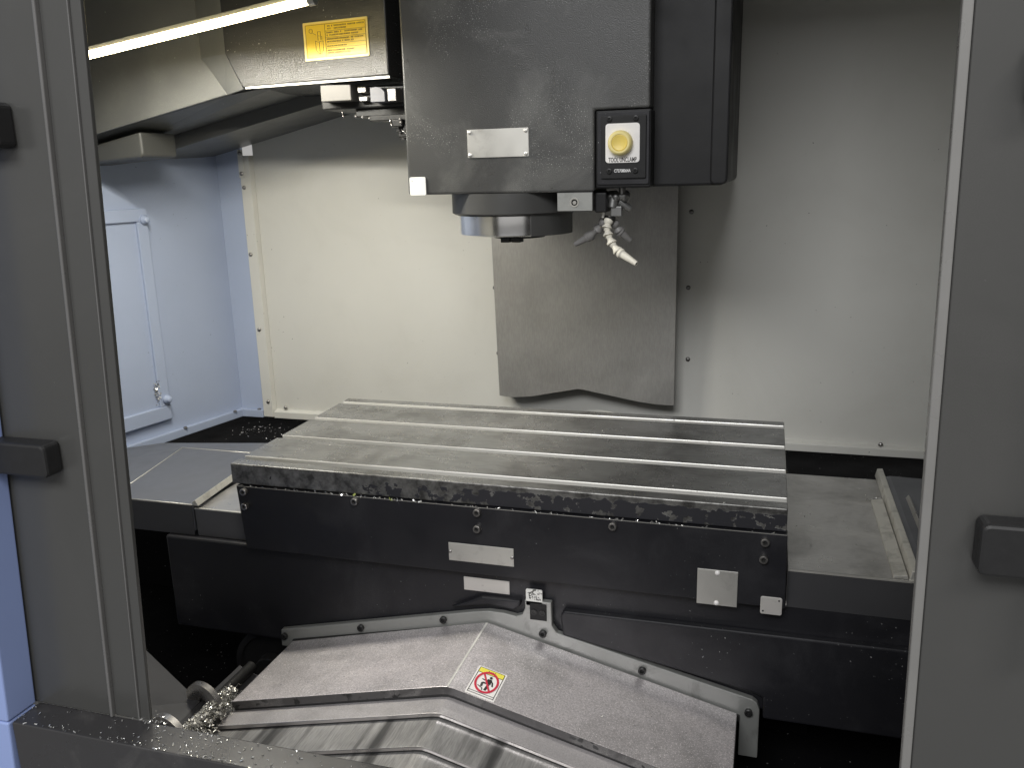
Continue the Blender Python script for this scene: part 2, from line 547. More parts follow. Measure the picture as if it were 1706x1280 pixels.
tag(obj('swarf', chips_mesh(MB(), pts, .004, .011), 'chip', fix=False), 'tangle of bright swarf caught in the lower corner of the blue hatch', 'swarf', kind='stuff')

# out of frame shell: right wall, ceiling, header, front panels
tag(obj('side_wall', MB().box(1.45, 1.46, -.46, WY, -.6, 1.35), 'cream'), 'cream right side wall inside the cabinet, hidden behind the right door', 'wall panel')
struct(obj('ceiling', MB().box(-.9, 1.5, -.46, WY + .02, 1.35, 1.37), 'cream'))
hdr = tag(obj('door_header', MB().box(-1.0, 1.6, -.53, -.466, 1.19, 1.40), 'outer_blue'), 'blue header above the door opening, out of frame at the top', 'panel')
obj('lining', MB().box(-.9, 1.45, -.4655, -.4605, 1.19, 1.345), 'cream', hdr)  # unseen cream face added inside the header to bounce light
struct(obj('floor', MB().box(-6, 7, -7, 3, -.92, -.90), 'concrete'))

tag(obj('inner_reflection_panel', MB().box(-.72, .06, -.466, -.462, -.13, 1.14), 'cream'), 'unseen cream sheet behind the left door, added for the reflection in the chrome nose', 'panel')  # hidden sheet added so the chrome nose reflects something cream
# machine bed under and behind the table (dark)
bed = MB()
bed.box(-.9, 1.45, .52, .98, -.30, -.212)
bed.box(-.9, -.19, .40, .51, -.50, -.165)  # black block added so the space below the left cover stays dark
struct(obj('machine_bed', bed, 'bed', None, .002))
struct(obj('bed_floor', MB().box(-.95, 1.45, -.46, .60, -.60, -.50), 'bed'))
tag(obj('bed_rear_panel', MB().box(-.95, 1.45, .98, .99, -.6, -.165), 'bed'), 'black panel closing the gap below the cream wall', 'panel')

# ================================================================== LAMP and TOOL MAGAZINE HOOD (top left)
lamp = thing('work_lamp', 'glowing white strip lamp at the upper left of the cabinet', 'lamp', (-.05, .1, .72))
LA, LB = Vector((-.345, .10, .6822)), Vector((.165, .10, .7475))
d = (LB - LA).normalized()
mb = MB().lathe([(0, .0066), ((LB - LA).length, .0066)], LA, LB, 14)
obj('lamp_tube', mb, 'lamp', lamp)
for t in (-.012, (LB - LA).length):
    mb = MB().lathe([(0, .0095), (.012, .0095)], LA + d * t, LA + d * (t + 1), 14)
    obj('end_cap', mb, 'lamp_body', lamp, .001)
led = area_light('lamp_led_board', (LA + LB) / 2 + Vector((.02, 0, -.0075)), (LA + LB) / 2 + Vector((.05, .24, -1)), .44, .012, 7.6, (1.0, .965, .875))
led.data.spread = R(158)
up = Vector((0, .006, .012))
prof = [LA + up, LB + up]
mb = MB()
v = []
for p in prof:
    v += [p + Vector((0, -.006, -.006)), p + Vector((0, .006, -.006)), p + Vector((0, .006, .002)), p + Vector((0, -.006, .002))]
mb.add(v, [(0, 1, 5, 4), (1, 2, 6, 5), (2, 3, 7, 6), (3, 0, 4, 7), (0, 3, 2, 1), (4, 5, 6, 7)])
obj('lamp_housing', mb, 'lamp_body', lamp, .001)
for q in (LA + d * .05, LB - d * .05):
    obj('lamp_bracket', MB().box(q.x - .01, q.x + .01, .105, .115, q.z + .02, 1.35), 'lamp_body', lamp)

hood = thing('magazine_hood', 'grey sheet metal hood with sloping lower edge under the strip lamp', 'hood', (-.35, .5, .6))
# front panel at y=.36, sloping lower edge
poly = [(-.62, .553), (-.172, .6405), (-.172, .651), (-.222, .712), (-.222, 1.35), (-.62, 1.35)]
obj('front_panel', MB().prism(poly, .355, .365), 'hood', hood, .002)
# sloped corner piece joining the tool changer housing
mb = MB()
v = [(-.172, .356, .6405), (-.222, .356, .712), (-.222, .356, 1.35), (-.143, .322, 1.35), (-.143, .322, .712), (-.108, .3175, .6455)]
v2 = [(x, y + .008, z) for x, y, z in v]
mb.add(v + v2, [(0, 1, 4, 5), (1, 2, 3, 4), (6, 11, 10, 7), (7, 10, 9, 8), (0, 5, 11, 6), (0, 6, 7, 1), (1, 7, 8, 2), (4, 3, 9, 10), (5, 4, 10, 11)])
obj('corner_panel', mb, 'hood', hood)
# underside falling to the left, with a dropped lip
mb = MB()
v = [(-.62, .366, .5535), (-.172, .366, .6405), (-.05, .366, .655), (-.05, .55, .662), (-.62, .55, .545)]
v2 = [(x, y, z + .008) for x, y, z in v]
n = len(v)
mb.add(v + v2, [tuple(range(n)), tuple(range(2 * n - 1, n - 1, -1))] + [(i, (i + 1) % n, n + (i + 1) % n, n + i) for i in range(n)])
obj('underside_panel', mb, 'hood', hood)
mb = MB().prism([(-.64, .512), (-.535, .531), (-.229, .597), (-.06, .632), (-.06, .665), (-.64, .548)], .552, .562)
obj('lip', mb, 'hood', hood, .001)
mb = MB()
v = [(-.64, .563, .5125), (-.06, .563, .6325), (-.06, .795, .640), (-.154, .795, .6205), (-.42, .795, .5595), (-.62, .795, .515)]
v2 = [(x, y, z + .008) for x, y, z in v]
n = len(v)
mb.add(v + v2, [tuple(range(n)), tuple(range(2 * n - 1, n - 1, -1))] + [(i, (i + 1) % n, n + (i + 1) % n, n + i) for i in range(n)])
obj('rear_panel', mb, 'hood', hood)
mb = MB().prism([(-.62, .512), (-.575, .5165), (-.42, .5265), (-.412, .531), (-.412, .58), (-.62, .5395)], .385, .50)
obj('left_bracket', mb, 'hood_dark', hood, .006, 3)

tc = thing('tool_changer', 'dark tool changer housing with a yellow instruction label, left of the spindle head', 'tool changer', (.05, .45, .64))
mb = MB().prism([(-.108, .6475), (.217, .649), (.217, 1.3), (-.143, 1.3), (-.143, .712)], .28, .70)
TT = math.tan(R(7))
def skew(mb):
    mb.v = [(x, y + (.18 - x) * TT if y < .5 else y, z) for x, y, z in mb.v]
    return mb
obj('housing', skew(mb), 'changer', tc, .003)
mb = MB().box(-.10, .219, .2775, .2795, .6445, .6485)
obj('edge_trim', skew(mb), 'edge', tc)
obj('side_gap_panel', MB().box(.218, .262, .34, .60, .58, 1.3), 'black_cover', tc)
# yellow label
lab = obj('instruction_label', skew(MB().prism(rounded(.043, .1805, .6845, .7500, .002), .2778, .2797)), 'label_yellow_pale', tc)
obj('label_field', skew(MB().box(.0475, .177, .2773, .2777, .6885, .7465)), 'label_yellow', lab)
ink = MB()
Y0, Y1 = .2768, .2772
def stroke(x0, x1, z0, z1):
    ink.box(x0, x1, Y0, Y1, z0, z1)
for x in (.0485, .0905, .1755):
    stroke(x, x + .0006, .6895, .7445)
for z in (.6895, .7445):
    stroke(.0485, .1755, z, z + .0006)
for z in (.7325, .7215, .7105, .7035):
    stroke(.0905, .1755, z, z + .0005)
rows = [(.7410, .1720), (.7365, .136), (.7300, .168), (.7255, .158), (.7190, .170), (.7145, .150), (.7070, .135), (.6995, .150), (.6955, .14)]
for z, xe in rows:
    x = .0935
    while x < xe:
        w = random.uniform(.0016, .0024)
        if random.random() > .12:
            # tiny unreadable characters: crossed strokes
            stroke(x, x + w, z + random.uniform(-.0004, .0006), z + .0008)
            stroke(x, x + w, z - .0012, z - .0008)
            stroke(x + w * random.uniform(.2, .7), x + w * .75, z - .0014, z + .0012)
        x += w + .0007
# bottle pictogram
def line(x0, z0, x1, z1, w=.0006):
    dx, dz = x1 - x0, z1 - z0
    L = math.hypot(dx, dz)
    nx, nz = -dz / L * w / 2, dx / L * w / 2
    ink.prism([(x0 - nx, z0 - nz), (x1 - nx, z1 - nz), (x1 + nx, z1 + nz), (x0 + nx, z0 + nz)], Y0, Y1)
shape = [(.069, .718), (.069, .702), (.077, .694), (.085, .700), (.085, .717)]
for a, b in zip(shape, shape[1:]):
    line(*a, *b)
for a, b in (((.069, .718), (.074, .7155)), ((.074, .7155), (.085, .717)), ((.077, .716), (.077, .694)), ((.0745, .733), (.0745, .718)), ((.0805, .733), (.0805, .719)), ((.0745, .733), (.0805, .733)), ((.0745, .7265), (.083, .7245)), ((.083, .7245), (.083, .719)), ((.063, .732), (.071, .7275))):
    line(*a, *b)
for i in range(12):
    a, b = R(i * 30), R(i * 30 + 30)
    line(.0600 + .0038 * math.cos(a), .7350 + .0038 * math.sin(a), .0600 + .0038 * math.cos(b), .7350 + .0038 * math.sin(b))
obj('label_print', skew(ink), 'ink_brown', lab)
# pieces of the changer below the housing
obj('gripper_block', MB().box(.066, .128, .30, .36, .6125, .6425), 'gripper', tc, .0015)
obj('arm_plate', MB().box(.05, .225, .33, .44, .600, .640), 'bolt_dark', tc, .003)
mb = MB().prism([(.169, .607), (.1975, .607), (.1975, .624), (.190, .6315), (.181, .6335), (.169, .6315)], .295, .345)
obj('stop_pad', mb, 'grey_pad', tc, .001)
obj('clamp', MB().box(.134, .151, .315, .345, .6265, .6375).box(.136, .153, .315, .345, .6115, .6195), 'blade', tc, .001)
obj('bracket', MB().box(.2005, .2175, .30, .34, .6075, .6295), 'bolt', tc, .001)
mb = MB()
mb.box(.115, .232, .34, .40, .585, .601).box(.150, .225, .325, .36, .5755, .5855).box(.193, .218, .32, .36, .5635, .5765).box(.205, .236, .33, .37, .545, .566)
obj('linkage', mb, 'bolt_dark', tc, .002)
for x, z in ((.117, .5865), (.131, .5845), (.145, .582), (.215, .577), (.216, .571)):
    dome_screw(tc, (x, .319 if x > .2 else .337, z), .003, .003)
mb = MB()
mb.tube([(.092, .33, .600), (.095, .325, .59), (.098, .325, .584)], .0008, 6).tube([(.195, .318, .578), (.196, .318, .570), (.199, .318, .563)], .0012, 6).tube([(.216, .32, .558), (.224, .318, .552), (.23, .318, .546)], .001, 6)
obj('wire', mb, 'blade', tc)['kind'] = 'stuff'
mb = MB()
for i in range(16):
    x = .196 + random.random() * .04
    z = .538 + random.random() * .03
    mb.box(x, x + random.uniform(.003, .009), .325, .335, z, z + random.uniform(.002, .006))
obj('grimy_linkage', mb, 'bolt_dark', tc)

# ================================================================== SPINDLE HEAD
hd = thing('spindle_head', 'large charcoal spindle head hanging above the table with chrome nose', 'spindle head', (.46, .35, .44))
HY = .20
poly = [(.2745, .4425), (.601, .4425), (.601, .5695), (.6895, .5695), (.6895, 1.25), (.2745, 1.25)]
obj('head_casting', MB().prism(poly, HY, .66), 'charcoal', hd, .004, 3)
obj('side_cover', MB().prism(rounded(.64, .806, .448, 1.25, .010), .245, .70), 'black_cover', hd, .004)
obj('corner_trim', MB().prism(rounded(.781, .8085, .4495, 1.25, .008), .2405, .30), 'black_cover', hd, .003)
# nameplate blank with four screws
npt = obj('nameplate', MB().prism(rounded(.3865, .4925, .5015, .5470, .002), HY - .0018, HY), 'plate', hd, .0004)
for x in (.391, .488):
    for z in (.506, .5425):
        dome_screw(npt, (x, HY - .0018, z), .0036, .0022, mat='plate')
wt = obj('corner_tag', MB().prism(rounded(.2785, .3085, .4415, .4725, .003), HY - .0022, HY), 'tag_white', hd, .0005)
# button panel
bb = obj('button_box', MB().box(.6025, .6915, HY + .003, .30, .4475, .5685), 'black_cover', hd, .003)
frame_mb = MB().prism(rounded(.6055, .689, .4530, .5655, .003), HY + .0005, HY + .003)
obj('bezel', frame_mb, 'black_paint', hd, .001)
pp = obj('button_panel', MB().prism(rounded(.6125, .6845, .4625, .5595, .002), HY - .003, HY + .0005), 'black_cover', hd, .001)
PY = HY - .003
for x in (.626, .668):
    for z in (.4745, .5545):
        socket_bolt(pp, (x, PY, z), .0042, .003, mat='bolt_dark')
wp = obj('legend_plate', MB().prism(rounded(.6200, .6745, .4870, .5475, .005), PY - .0012, PY), 'white', hd, .0003)
WPY = PY - .0012
text_mesh('lettering', 'TOOL UNCLAMP', .0098, 'ink', wp, (.6475, WPY - .0002, .4914), sx=.60)
text_mesh('lettering', 'C72708064A', .0068, 'ink_white', pp, (.6470, PY - .0002, .4745), sx=.72)
c = (.6445, WPY, .5175)
bt = obj('push_button', MB().lathe([(0, .0195), (.002, .0195), (.009, .0192), (.0125, .0175), (.0138, .0155), (.0138, .0132), (.0122, .0128)], c, (c[0], c[1] - 1, c[2]), 36), 'yellow_rim', hd)
obj('button_cap', MB().lathe([(.010, .0127), (.0128, .0127), (.0133, .0115), (.0128, .0105), (.0126, .0005)], c, (c[0], c[1] - 1, c[2]), 32), 'yellow', bt)
# spindle nose
NX, NY = .435, .301
sp = obj('nose_collar', MB().lathe([(0, .106), (.003, .111), (.037, .111)], (NX, NY, .4055), (NX, NY, 1), 64), 'nose_grey', hd)
mb = MB().lathe([(0, .096), (.002, .1005), (.005, .1012), (.0345, .1012)], (NX, NY, .3695), (NX, NY, 1), 96)
obj('nose_ring', mb, 'chrome', hd)
# separate grey sector over the right hand third of the ring
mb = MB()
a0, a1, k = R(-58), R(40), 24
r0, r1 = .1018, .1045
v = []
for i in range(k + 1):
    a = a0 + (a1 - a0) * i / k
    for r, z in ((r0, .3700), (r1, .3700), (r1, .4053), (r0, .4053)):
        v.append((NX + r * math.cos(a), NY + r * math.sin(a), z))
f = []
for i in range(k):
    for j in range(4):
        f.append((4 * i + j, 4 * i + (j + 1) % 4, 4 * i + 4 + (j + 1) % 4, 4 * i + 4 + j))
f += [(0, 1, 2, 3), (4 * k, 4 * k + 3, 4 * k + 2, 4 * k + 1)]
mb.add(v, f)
obj('nose_grey_sector', mb, 'nose_grey', hd)
obj('spindle_face', MB().lathe([(0, .046), (.004, .049), (.0065, .049)], (NX + .012, NY - .01, .3635), (NX + .012, NY - .01, 1), 40), 'bolt_dark', hd)
for dx in (-.008, .012):
    obj('drive_key', MB().box(NX + dx, NX + dx + .016, NY - .062, NY - .04, .3575, .3655), 'bolt_dark', hd, .001)
br = obj('nose_bracket', MB().prism([(.5385, .4115), (.5985, .4115), (.5985, .4422), (.5385, .4422)], HY + .001, .33), 'nose_grey', hd, .0015)
obj('bracket_face', MB().box(.5395, .5975, HY - .0005, HY + .0008, .4125, .4412), 'flange', br)
obj('bracket_side', MB().box(.5988, .618, .215, .33, .4085, .4405), 'black_cover', br, .002)
mb = MB().lathe([(0, .0078), (.0012, .0076), (.0012, .0058), (.0002, .0056)], (.568, HY - .0005, .4258), (.568, -1, .4258), 20)
obj('bolt_ring', mb, 'edge', br)
socket_bolt(br, (.568, HY + .0005, .4258), .0058, .0012)

# ================================================================== COOLANT NOZZLES
cn = thing('coolant_nozzles', 'small grey valve with three segmented coolant hoses beside the spindle nose', 'coolant nozzle', (.62, .24, .43))
VY = .24
mb = MB()
def ball(mb, c, r, seg=12):
    prof = [(-r + 2 * r * i / 8, max(.0002, r * math.sin(math.pi * i / 8))) for i in range(9)]
    prof = [(-r * math.cos(math.pi * i / 8), max(.0002, r * math.sin(math.pi * i / 8))) for i in range(9)]
    return mb.lathe(prof, c, (c[0], c[1], c[2] + 1), seg)
ball(mb, (.612, VY, .4335), .0095)
ball(mb, (.630, VY - .002, .4325), .0085)
ball(mb, (.643, VY + .004, .4335), .0105)
mb.cyl((.608, VY, .4335), (.646, VY, .4335), .0068, 12)
mb.cyl((.626, VY, .432), (.624, VY - .002, .415), .0085, 12)
mb.cyl((.634, VY + .004, .425), (.652, VY + .01, .412), .006, 10)
mb.cyl((.640, VY, .452), (.640, VY, .43), .006, 10)
mb.box(.622, .640, VY - .006, VY + .006, .401, .417)
obj('valve_body', mb, 'grime_metal', cn, .0008)
mb = MB().prism([(.6065, .3985), (.611, .3985), (.6165, .4225), (.6115, .4245)], VY - .009, VY - .003)
obj('valve_lever', mb, 'plate', cn, .0008)
mb = MB().cyl((.620, VY - .001, .401), (.619, VY - .001, .395), .0095, 12)
obj('rubber_ring', mb, 'rubber_and_gap_shade', cn)
def hose(pts, mat, r=.0066, tip=.0042):
    P = [Vector(p) for p in pts]
    first = None
    h = obj('nozzle_hose', ball(MB(), pts[0], r * 1.25), mat, cn)
    for i in range(len(P) - 1):
        L = (P[i + 1] - P[i]).length
        last = i == len(P) - 2
        if not last:
            prof = [(0, r * .62), (L * .18, r * .95), (L * .42, r * .70), (L * .62, r * .85), (L * .92, r * 1.32), (L * 1.04, r * 1.30), (L * 1.04, r * .9)]
            obj('segment', MB().lathe(prof, P[i], P[i + 1], 16), mat, h)
        else:
            prof = [(0, r * .7), (L * .08, r * 1.25), (L * .18, r * 1.30), (L * .24, r * 1.02), (L, tip), (L, tip * .72), (L * .8, tip * .6)]
            obj('nozzle_tip', MB().lathe(prof, P[i], P[i + 1], 16), mat, h)
            e = (P[i + 1] - P[i]).normalized()
            obj('nozzle_bore', MB().cyl(P[i + 1] - e * L * .18, P[i + 1] - e * .0006, tip * .70, 12), 'gap', h)
hose([(.618, VY - .004, .3935), (.616, VY - .008, .3825), (.619, VY - .012, .3705), (.626, VY - .016, .3575), (.637, VY - .021, .3445), (.670, VY - .034, .3255)], 'cream_plastic')
hose([(.607, VY + .006, .391), (.597, VY + .012, .3785), (.582, VY + .02, .367), (.5635, VY + .026, .3580), (.5520, VY + .03, .3535)][:3] + [(.5535, VY + .03, .3520)], 'grey_plastic')
hose([(.626, VY + .010, .3875), (.632, VY + .014, .3765), (.650, VY + .024, .3585)], 'grey_plastic')

# ================================================================== COLUMN SHIELD
poly = [(.2475, .95), (.2475, .32), (.256, -.0585), (.275, -.0607), (.30, -.0607), (.335, -.0575), (.450, -.0334), (.457, -.0326), (.464, -.0334), (.60, -.0572), (.645, -.0614), (.6815, -.0620), (.6815, .95)]
zs = thing('column_shield', 'brushed steel shield plate with a notched lower edge on the back wall', 'shield', (.46, .75, -.03))
obj('shield_plate', MB().prism(poly, .742, .7452), 'zplate', zs, .0008)
inner = [(.253, .95), (.260, -.0535), (.31, -.0545), (.40, -.0395), (.457, -.0280), (.53, -.0410), (.645, -.056), (.676, -.0565), (.676, .95)]
obj('shield_backing', MB().prism(inner, .7454, .786), 'nose_grey', zs)

# ================================================================== MACHINE TABLE
tb = thing('machine_table', 'wide steel T-slot work table with a black front apron', 'machine table', (.46, .2225, -.158))
L, D, T = .92, .445, .0365
prof = [(0, 0)]
slots = [.035 + .125 * i for i in range(4)]
for s in slots:
    prof += [(s - .009, 0), (s - .009, -.018), (s - .015, -.018), (s - .015, -.030), (s + .015, -.030), (s + .015, -.018), (s + .009, -.018), (s + .009, 0)]
prof += [(D, 0), (D, -.075), (.02, -.075), (.02, -T), (0, -T)]
mb = MB()
n = len(prof)
v = [(0, y, z) for y, z in prof] + [(L, y, z) for y, z in prof]
for i in range(n):
    j = (i + 1) % n
    (ya, za), (yb, zb) = prof[i], prof[j]
    mi = 0
    if abs(ya) < 1e-6 and abs(yb) < 1e-6:
        mi = 1
    elif min(za, zb) < -.001 and max(za, zb) > -.019 and i < 8 * 4 + 1:
        mi = 2
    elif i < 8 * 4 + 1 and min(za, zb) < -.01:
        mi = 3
    mb.add(v, [(i, j, n + j, n + i)], mi)
mb.add(v, [tuple(range(n - 1, -1, -1)), tuple(range(n, 2 * n))], 0)
to = obj('table_top', mb, ['table', 'worn', 'slot', 'slot_dark'], tb, .0018, 2)
ap = obj('apron', MB().prism([(.010, -.0385), (.9215, -.0385), (.9235, -.1555), (.018, -.1555)], -.004, .016), 'black_paint', tb, .0015)
obj('apron_core', MB().box(.03, .91, .0165, .43, -.15, -.0765), 'black_cover', tb)
for x, z in ((.027, -.047), (.026, -.074), (.238, -.046), (.452, -.046), (.451, -.074), (.669, -.048), (.891, -.051), (.890, -.078)):
    socket_bolt(tb, (x, -.004, z), .0062, .008)
obj('apron_edge_highlight', MB().box(.0105, .9212, -.0046, -.0040, -.0393, -.0386), 'edge', tb)  # pale worn edge with the bevel highlight painted in
p1 = obj('nameplate', MB().box(.400, .510, -.0056, -.0041, -.1345, -.1035), 'plate', tb, .0004)
for x in (.4025, .5075):
    dome_screw(p1, (x, -.0056, -.119), .0028, .002, mat='bolt')
p2 = obj('sheet_plate', MB().box(.7965, .8550, -.0056, -.0041, -.1610, -.1040), 'plate', tb, .0004)
for z in (-.108, -.157):
    dome_screw(p2, (.8255, -.0056, z), .0038, .003, mat='white')
p3 = obj('corner_label', MB().prism(rounded(.8885, .9190, -.1660, -.1380, .003), -.0060, -.0041), 'plate_plain', tb, .0005)
for x, z in ((.9145, -.1425), (.8925, -.1610)):
    obj('rivet_hole', MB().cyl((x, -.0066, z), (x, -.0059, z), .0013, 8), 'gap', p3)

# ================================================================== SADDLE
sd = thing('saddle', 'black painted saddle casting beneath the work table', 'saddle', (.46, .2, -.34))
SY = .016
obj('saddle_body', MB().box(-.168, 1.125, SY, .42, -.342, -.158), 'black_paint', sd, .004)
poly = [(.5865, -.250), (.583, -.215), (.588, -.2065), (1.125, -.2025), (1.125, -.348), (.9, -.348), (.899, -.312), (.885, -.306)]
obj('front_ledge', MB().prism(poly, .002, SY - .0004), 'black_paint', sd, .0035, 3)
poly = [(.395, -.2255), (.43, -.2185), (.462, -.2125), (.505, -.2165), (.516, -.208), (.516, -.199), (.45, -.2000)]
obj('front_lip', MB().prism(poly, .004, SY - .0004), 'black_paint', sd, .003, 3)
obj('lower_body', MB().box(-.02, .98, .20, .40, -.50, -.3425), 'bed', sd)
pl = obj('nameplate', MB().box(.4165, .4955, SY - .0018, SY, -.1955, -.1720), 'plate_plain', sd, .0004)
wt = obj('worn_tag', MB().prism(rounded(.5260, .5535, -.2045, -.1755, .0025), .0035, .0065), 'tag_white', sd, .0006)
# smudged dark marks left on the worn tag
mb = MB()
for i in range(34):
    x, z = random.uniform(.5305, .5500), random.gauss(-.1895, .0035)
    w, h = random.uniform(.0006, .0022), random.uniform(.0006, .003)
    mb.prism([(x, z), (x + w, z + random.uniform(-.001, .001)), (x + w * .7, z + h), (x + random.uniform(-.0006, .0006), z + h * .8)], .0031, .0034)
for i in range(12):
    x = .5335 + i * .0012
    mb.box(x, x + .0006, .0031, .0034, -.2020 + random.uniform(-.0006, .0006), -.1998)
obj('smudges', mb, 'ink', wt)

# ================================================================== FRONT GUIDEWAY COVER (Y axis)
yc = thing('guideway_cover', 'roof shaped telescopic steel cover with zinc surface in front of the saddle', 'way cover', (.46, -.2, -.4))
AX = .46
FY = .0035
outer = [(.064, -.345), (.066, -.3125), (.434, -.2285), (.461, -.2235), (.487, -.2235), (.508, -.2265), (.519, -.222), (.524, -.210), (.524, -.195), (.568, -.195), (.569, -.236), (.577, -.2475), (.884, -.3180), (.891, -.3235), (.895, -.335), (.895, -.42), (.866, -.42), (.866, -.355), (.462, -.2515), (.088, -.335), (.088, -.345)]
fl = obj('mounting_flange', MB().prism(outer, FY, FY + .011), 'flange', yc, .0015)
obj('gasket', MB().prism([(.09, -.337), (.09, -.3275), (.452, -.2465), (.466, -.2465), (.866, -.3475), (.866, -.357)], -.001, FY + .001), 'rubber_and_gap_shade', yc)
ds = obj('counter_window', MB().box(.5325, .5605, FY - .0010, FY - .0002, -.2285, -.1990), 'black_cover', yc, .0006)
for x in (.5395, .5535):
    obj('dial', MB().lathe([(0, .0050), (.0012, .0050), (.0012, .0034), (.0004, .0032)], (x, FY - .001, -.2145), (x, -1, -.2145), 16), 'bolt_dark', ds)
for x, z in ((.073, -.3235), (.227, -.2855), (.382, -.2490), (.554, -.2505), (.715, -.2930), (.879, -.3400)):
    socket_bolt(yc, (x, FY, z), .0062, .006, mat='bolt_dark')

def roof(zA, xL, xR, yb, yf, lip, mat, lipmat, slL=.235, slR=.25, cap=.010, side=.12):
    zl, zr = zA - slL * (AX - xL), zA - slR * (xR - AX)
    top = [(xL, zl - side), (xL, zl), (AX - cap, zA - slL * cap * .6), (AX, zA), (AX + cap, zA - slR * cap * .6), (xR, zr), (xR, zr - side)]
    bot = [(xR - .004, zr - side), (xR - .004, zr - lip), (AX + cap, zA - slR * cap * .6 - lip), (AX, zA - lip), (AX - cap, zA - slL * cap * .6 - lip), (xL + .004, zl - lip), (xL + .004, zl - side)]
    mb = MB()
    ring = top + bot
    n = len(ring)
    v = [(x, yf, z) for x, z in ring] + [(x, yb, z) for x, z in ring]
    for i in range(n):
        j = (i + 1) % n
        side_face = i in (0, 5)
        mb.add(v, [(i, j, n + j, n + i)], 2 if side_face else 0)
    # front lip and rear cap, quad by quad
    for i in range(6):
        a, b, c, d2 = i, i + 1, n - 2 - i, n - 1 - i
        mb.add(v, [(a, b, c, d2)], 1)
        mb.add(v, [(n + a, n + d2, n + c, n + b)], 0)
    return obj('cover_segment', mb, [mat, lipmat, 'xcover_front'], yc, .0012)
s1 = roof(-.2425, .0905, .862, -.0005, -.187, .0135, 'roof', 'lip')
roof(-.2600, .0870, .866, -.15, -.226, .006, 'roof_strip', 'lip_bright')
roof(-.2690, .0830, .870, -.19, -.288, .006, 'roof_worn', 'lip_bright')
roof(-.2780, .0790, .874, -.25, -.352, .006, 'roof_worn', 'lip_bright')
roof(-.2870, .0750, .878, -.32, -.44, .006, 'roof_worn', 'lip_bright')
roof(-.2562, .0915, .861, -.01, -.1863, .004, 'rubber_and_gap_shade', 'rubber_and_gap_shade', side=.02)  # black strip standing in for the shadowed gap under the lip
for zA, yb, yf, xl, xr in ((-.2663, -.16, -.2252, .0882, .8648), (-.2753, -.2, -.2872, .0842, .8688), (-.2843, -.26, -.3512, .0802, .8728)):
    roof(zA, xl, xr, yb, yf, .0022, 'rubber_and_gap_shade', 'rubber_and_gap_shade', side=.02)  # gap shadow under the lower lips, also drawn as black strips
# raised seams on the ridge line
mb = MB().add([(AX - .0018, -.186, -.2421), (AX + .0018, -.186, -.2421), (AX + .0018, -.002, -.2421), (AX - .0018, -.002, -.2421), (AX, -.186, -.2419), (AX, -.002, -.2419)], [(0, 4, 5, 3), (4, 1, 2, 5), (0, 1, 4), (3, 5, 2)])
obj('ridge_seam', mb, 'slot', yc)
# warning sticker: lies on the right hand slope
wl = thing('warning_sticker', 'white warning sticker with red no-stepping symbol and yellow top band', 'sticker', (.5068, -.150, 0))
slope = -.25
def on(x, y, h):
    z = -.2425 + slope * (x - AX) + .0009
    nv = Vector((.2425, 0, .970))
    return Vector((x, y, z)) + nv * h
def patch(poly, h0, h1):
    mb = MB()
    n = len(poly)
    v = [on(x, y, h0) for x, y in poly] + [on(x, y, h1) for x, y in poly]
    mb.add(v, [tuple(range(n - 1, -1, -1)), tuple(range(n, 2 * n))] + [(i, (i + 1) % n, n + (i + 1) % n, n + i) for i in range(n)])
    return mb
wl.location = tuple(on(.507, -.15, 0))
X0, X1, Yb, Yt = .4850, .5288, -.1840, -.1150
obj('sticker_sheet', patch([(X0, Yb), (X1, Yb), (X1, Yt), (X0, Yt)], 0, .0003), 'white', wl)
obj('yellow_band', patch([(X0 + .003, Yt - .014), (X1 - .003, Yt - .014), (X1 - .003, Yt - .003), (X0 + .003, Yt - .003)], .0004, .0006), 'warn_yellow', wl)
mb = MB()
def bar(x0, y0, x1, y1, w, h0=.0007, h1=.0009):
    dx, dy = x1 - x0, y1 - y0
    Lh = math.hypot(dx, dy)
    nx, ny = -dy / Lh * w / 2, dx / Lh * w / 2
    q = patch([(x0 - nx, y0 - ny), (x1 - nx, y1 - ny), (x1 + nx, y1 + ny), (x0 + nx, y0 + ny)], h0, h1)
    mb.add(q.v, q.f)
for a in ((X0 + .0028, Yb + .003, X0 + .0028, Yt - .003), (X1 - .0028, Yb + .003, X1 - .0028, Yt - .003)):
    bar(*a, .0008)
for y in (Yb + .004, Yb + .0085, Yt - .0145, Yt - .0028):
    bar(X0 + .0028, y, X1 - .0028, y, .0008)
for i in range(4):          # two small characters on the band
    bar(.5020 + i * .0030, Yt - .0105, .5020 + i * .0030 + random.uniform(.0005, .002), Yt - .006, .0010)
# walking figure: a head, body, arms, legs, step
CX, CY = .5068, -.1485
def P(u, w):
    return CX + u * .0165, CY + w * .0255
def fig(u0, w0, u1, w1, w):
    bar(*P(u0, w0), *P(u1, w1), w)
hx, hy = P(.18, .52)
q = patch([(hx + .0022 * math.cos(R(a)), hy + .0030 * math.sin(R(a))) for a in range(0, 360, 36)], .0007, .0009)
mb.add(q.v, q.f)
fig(.16, .36, .20, -.10, .0062)
fig(.22, .32, .48, .12, .0022)
fig(.48, .12, .60, -.20, .0022)
fig(.10, .28, -.22, .16, .0020)
fig(-.22, .16, -.50, .22, .0018)
fig(.14, -.08, -.34, -.10, .0032)
fig(-.34, -.10, -.30, -.46, .0030)
fig(.22, -.12, .14, -.72, .0036)
fig(-.62, -.44, -.14, -.60, .0014)
fig(-.14, -.60, -.10, -.76, .0014)
obj('pictogram', mb, 'ink', wl)
mb = MB()
k = 40
v = []
for i in range(k):
    a = 2 * math.pi * i / k
    for s in (1.0, .82):
        v.append(on(CX + .0172 * s * math.cos(a), CY + .0262 * s * math.sin(a), .0011))
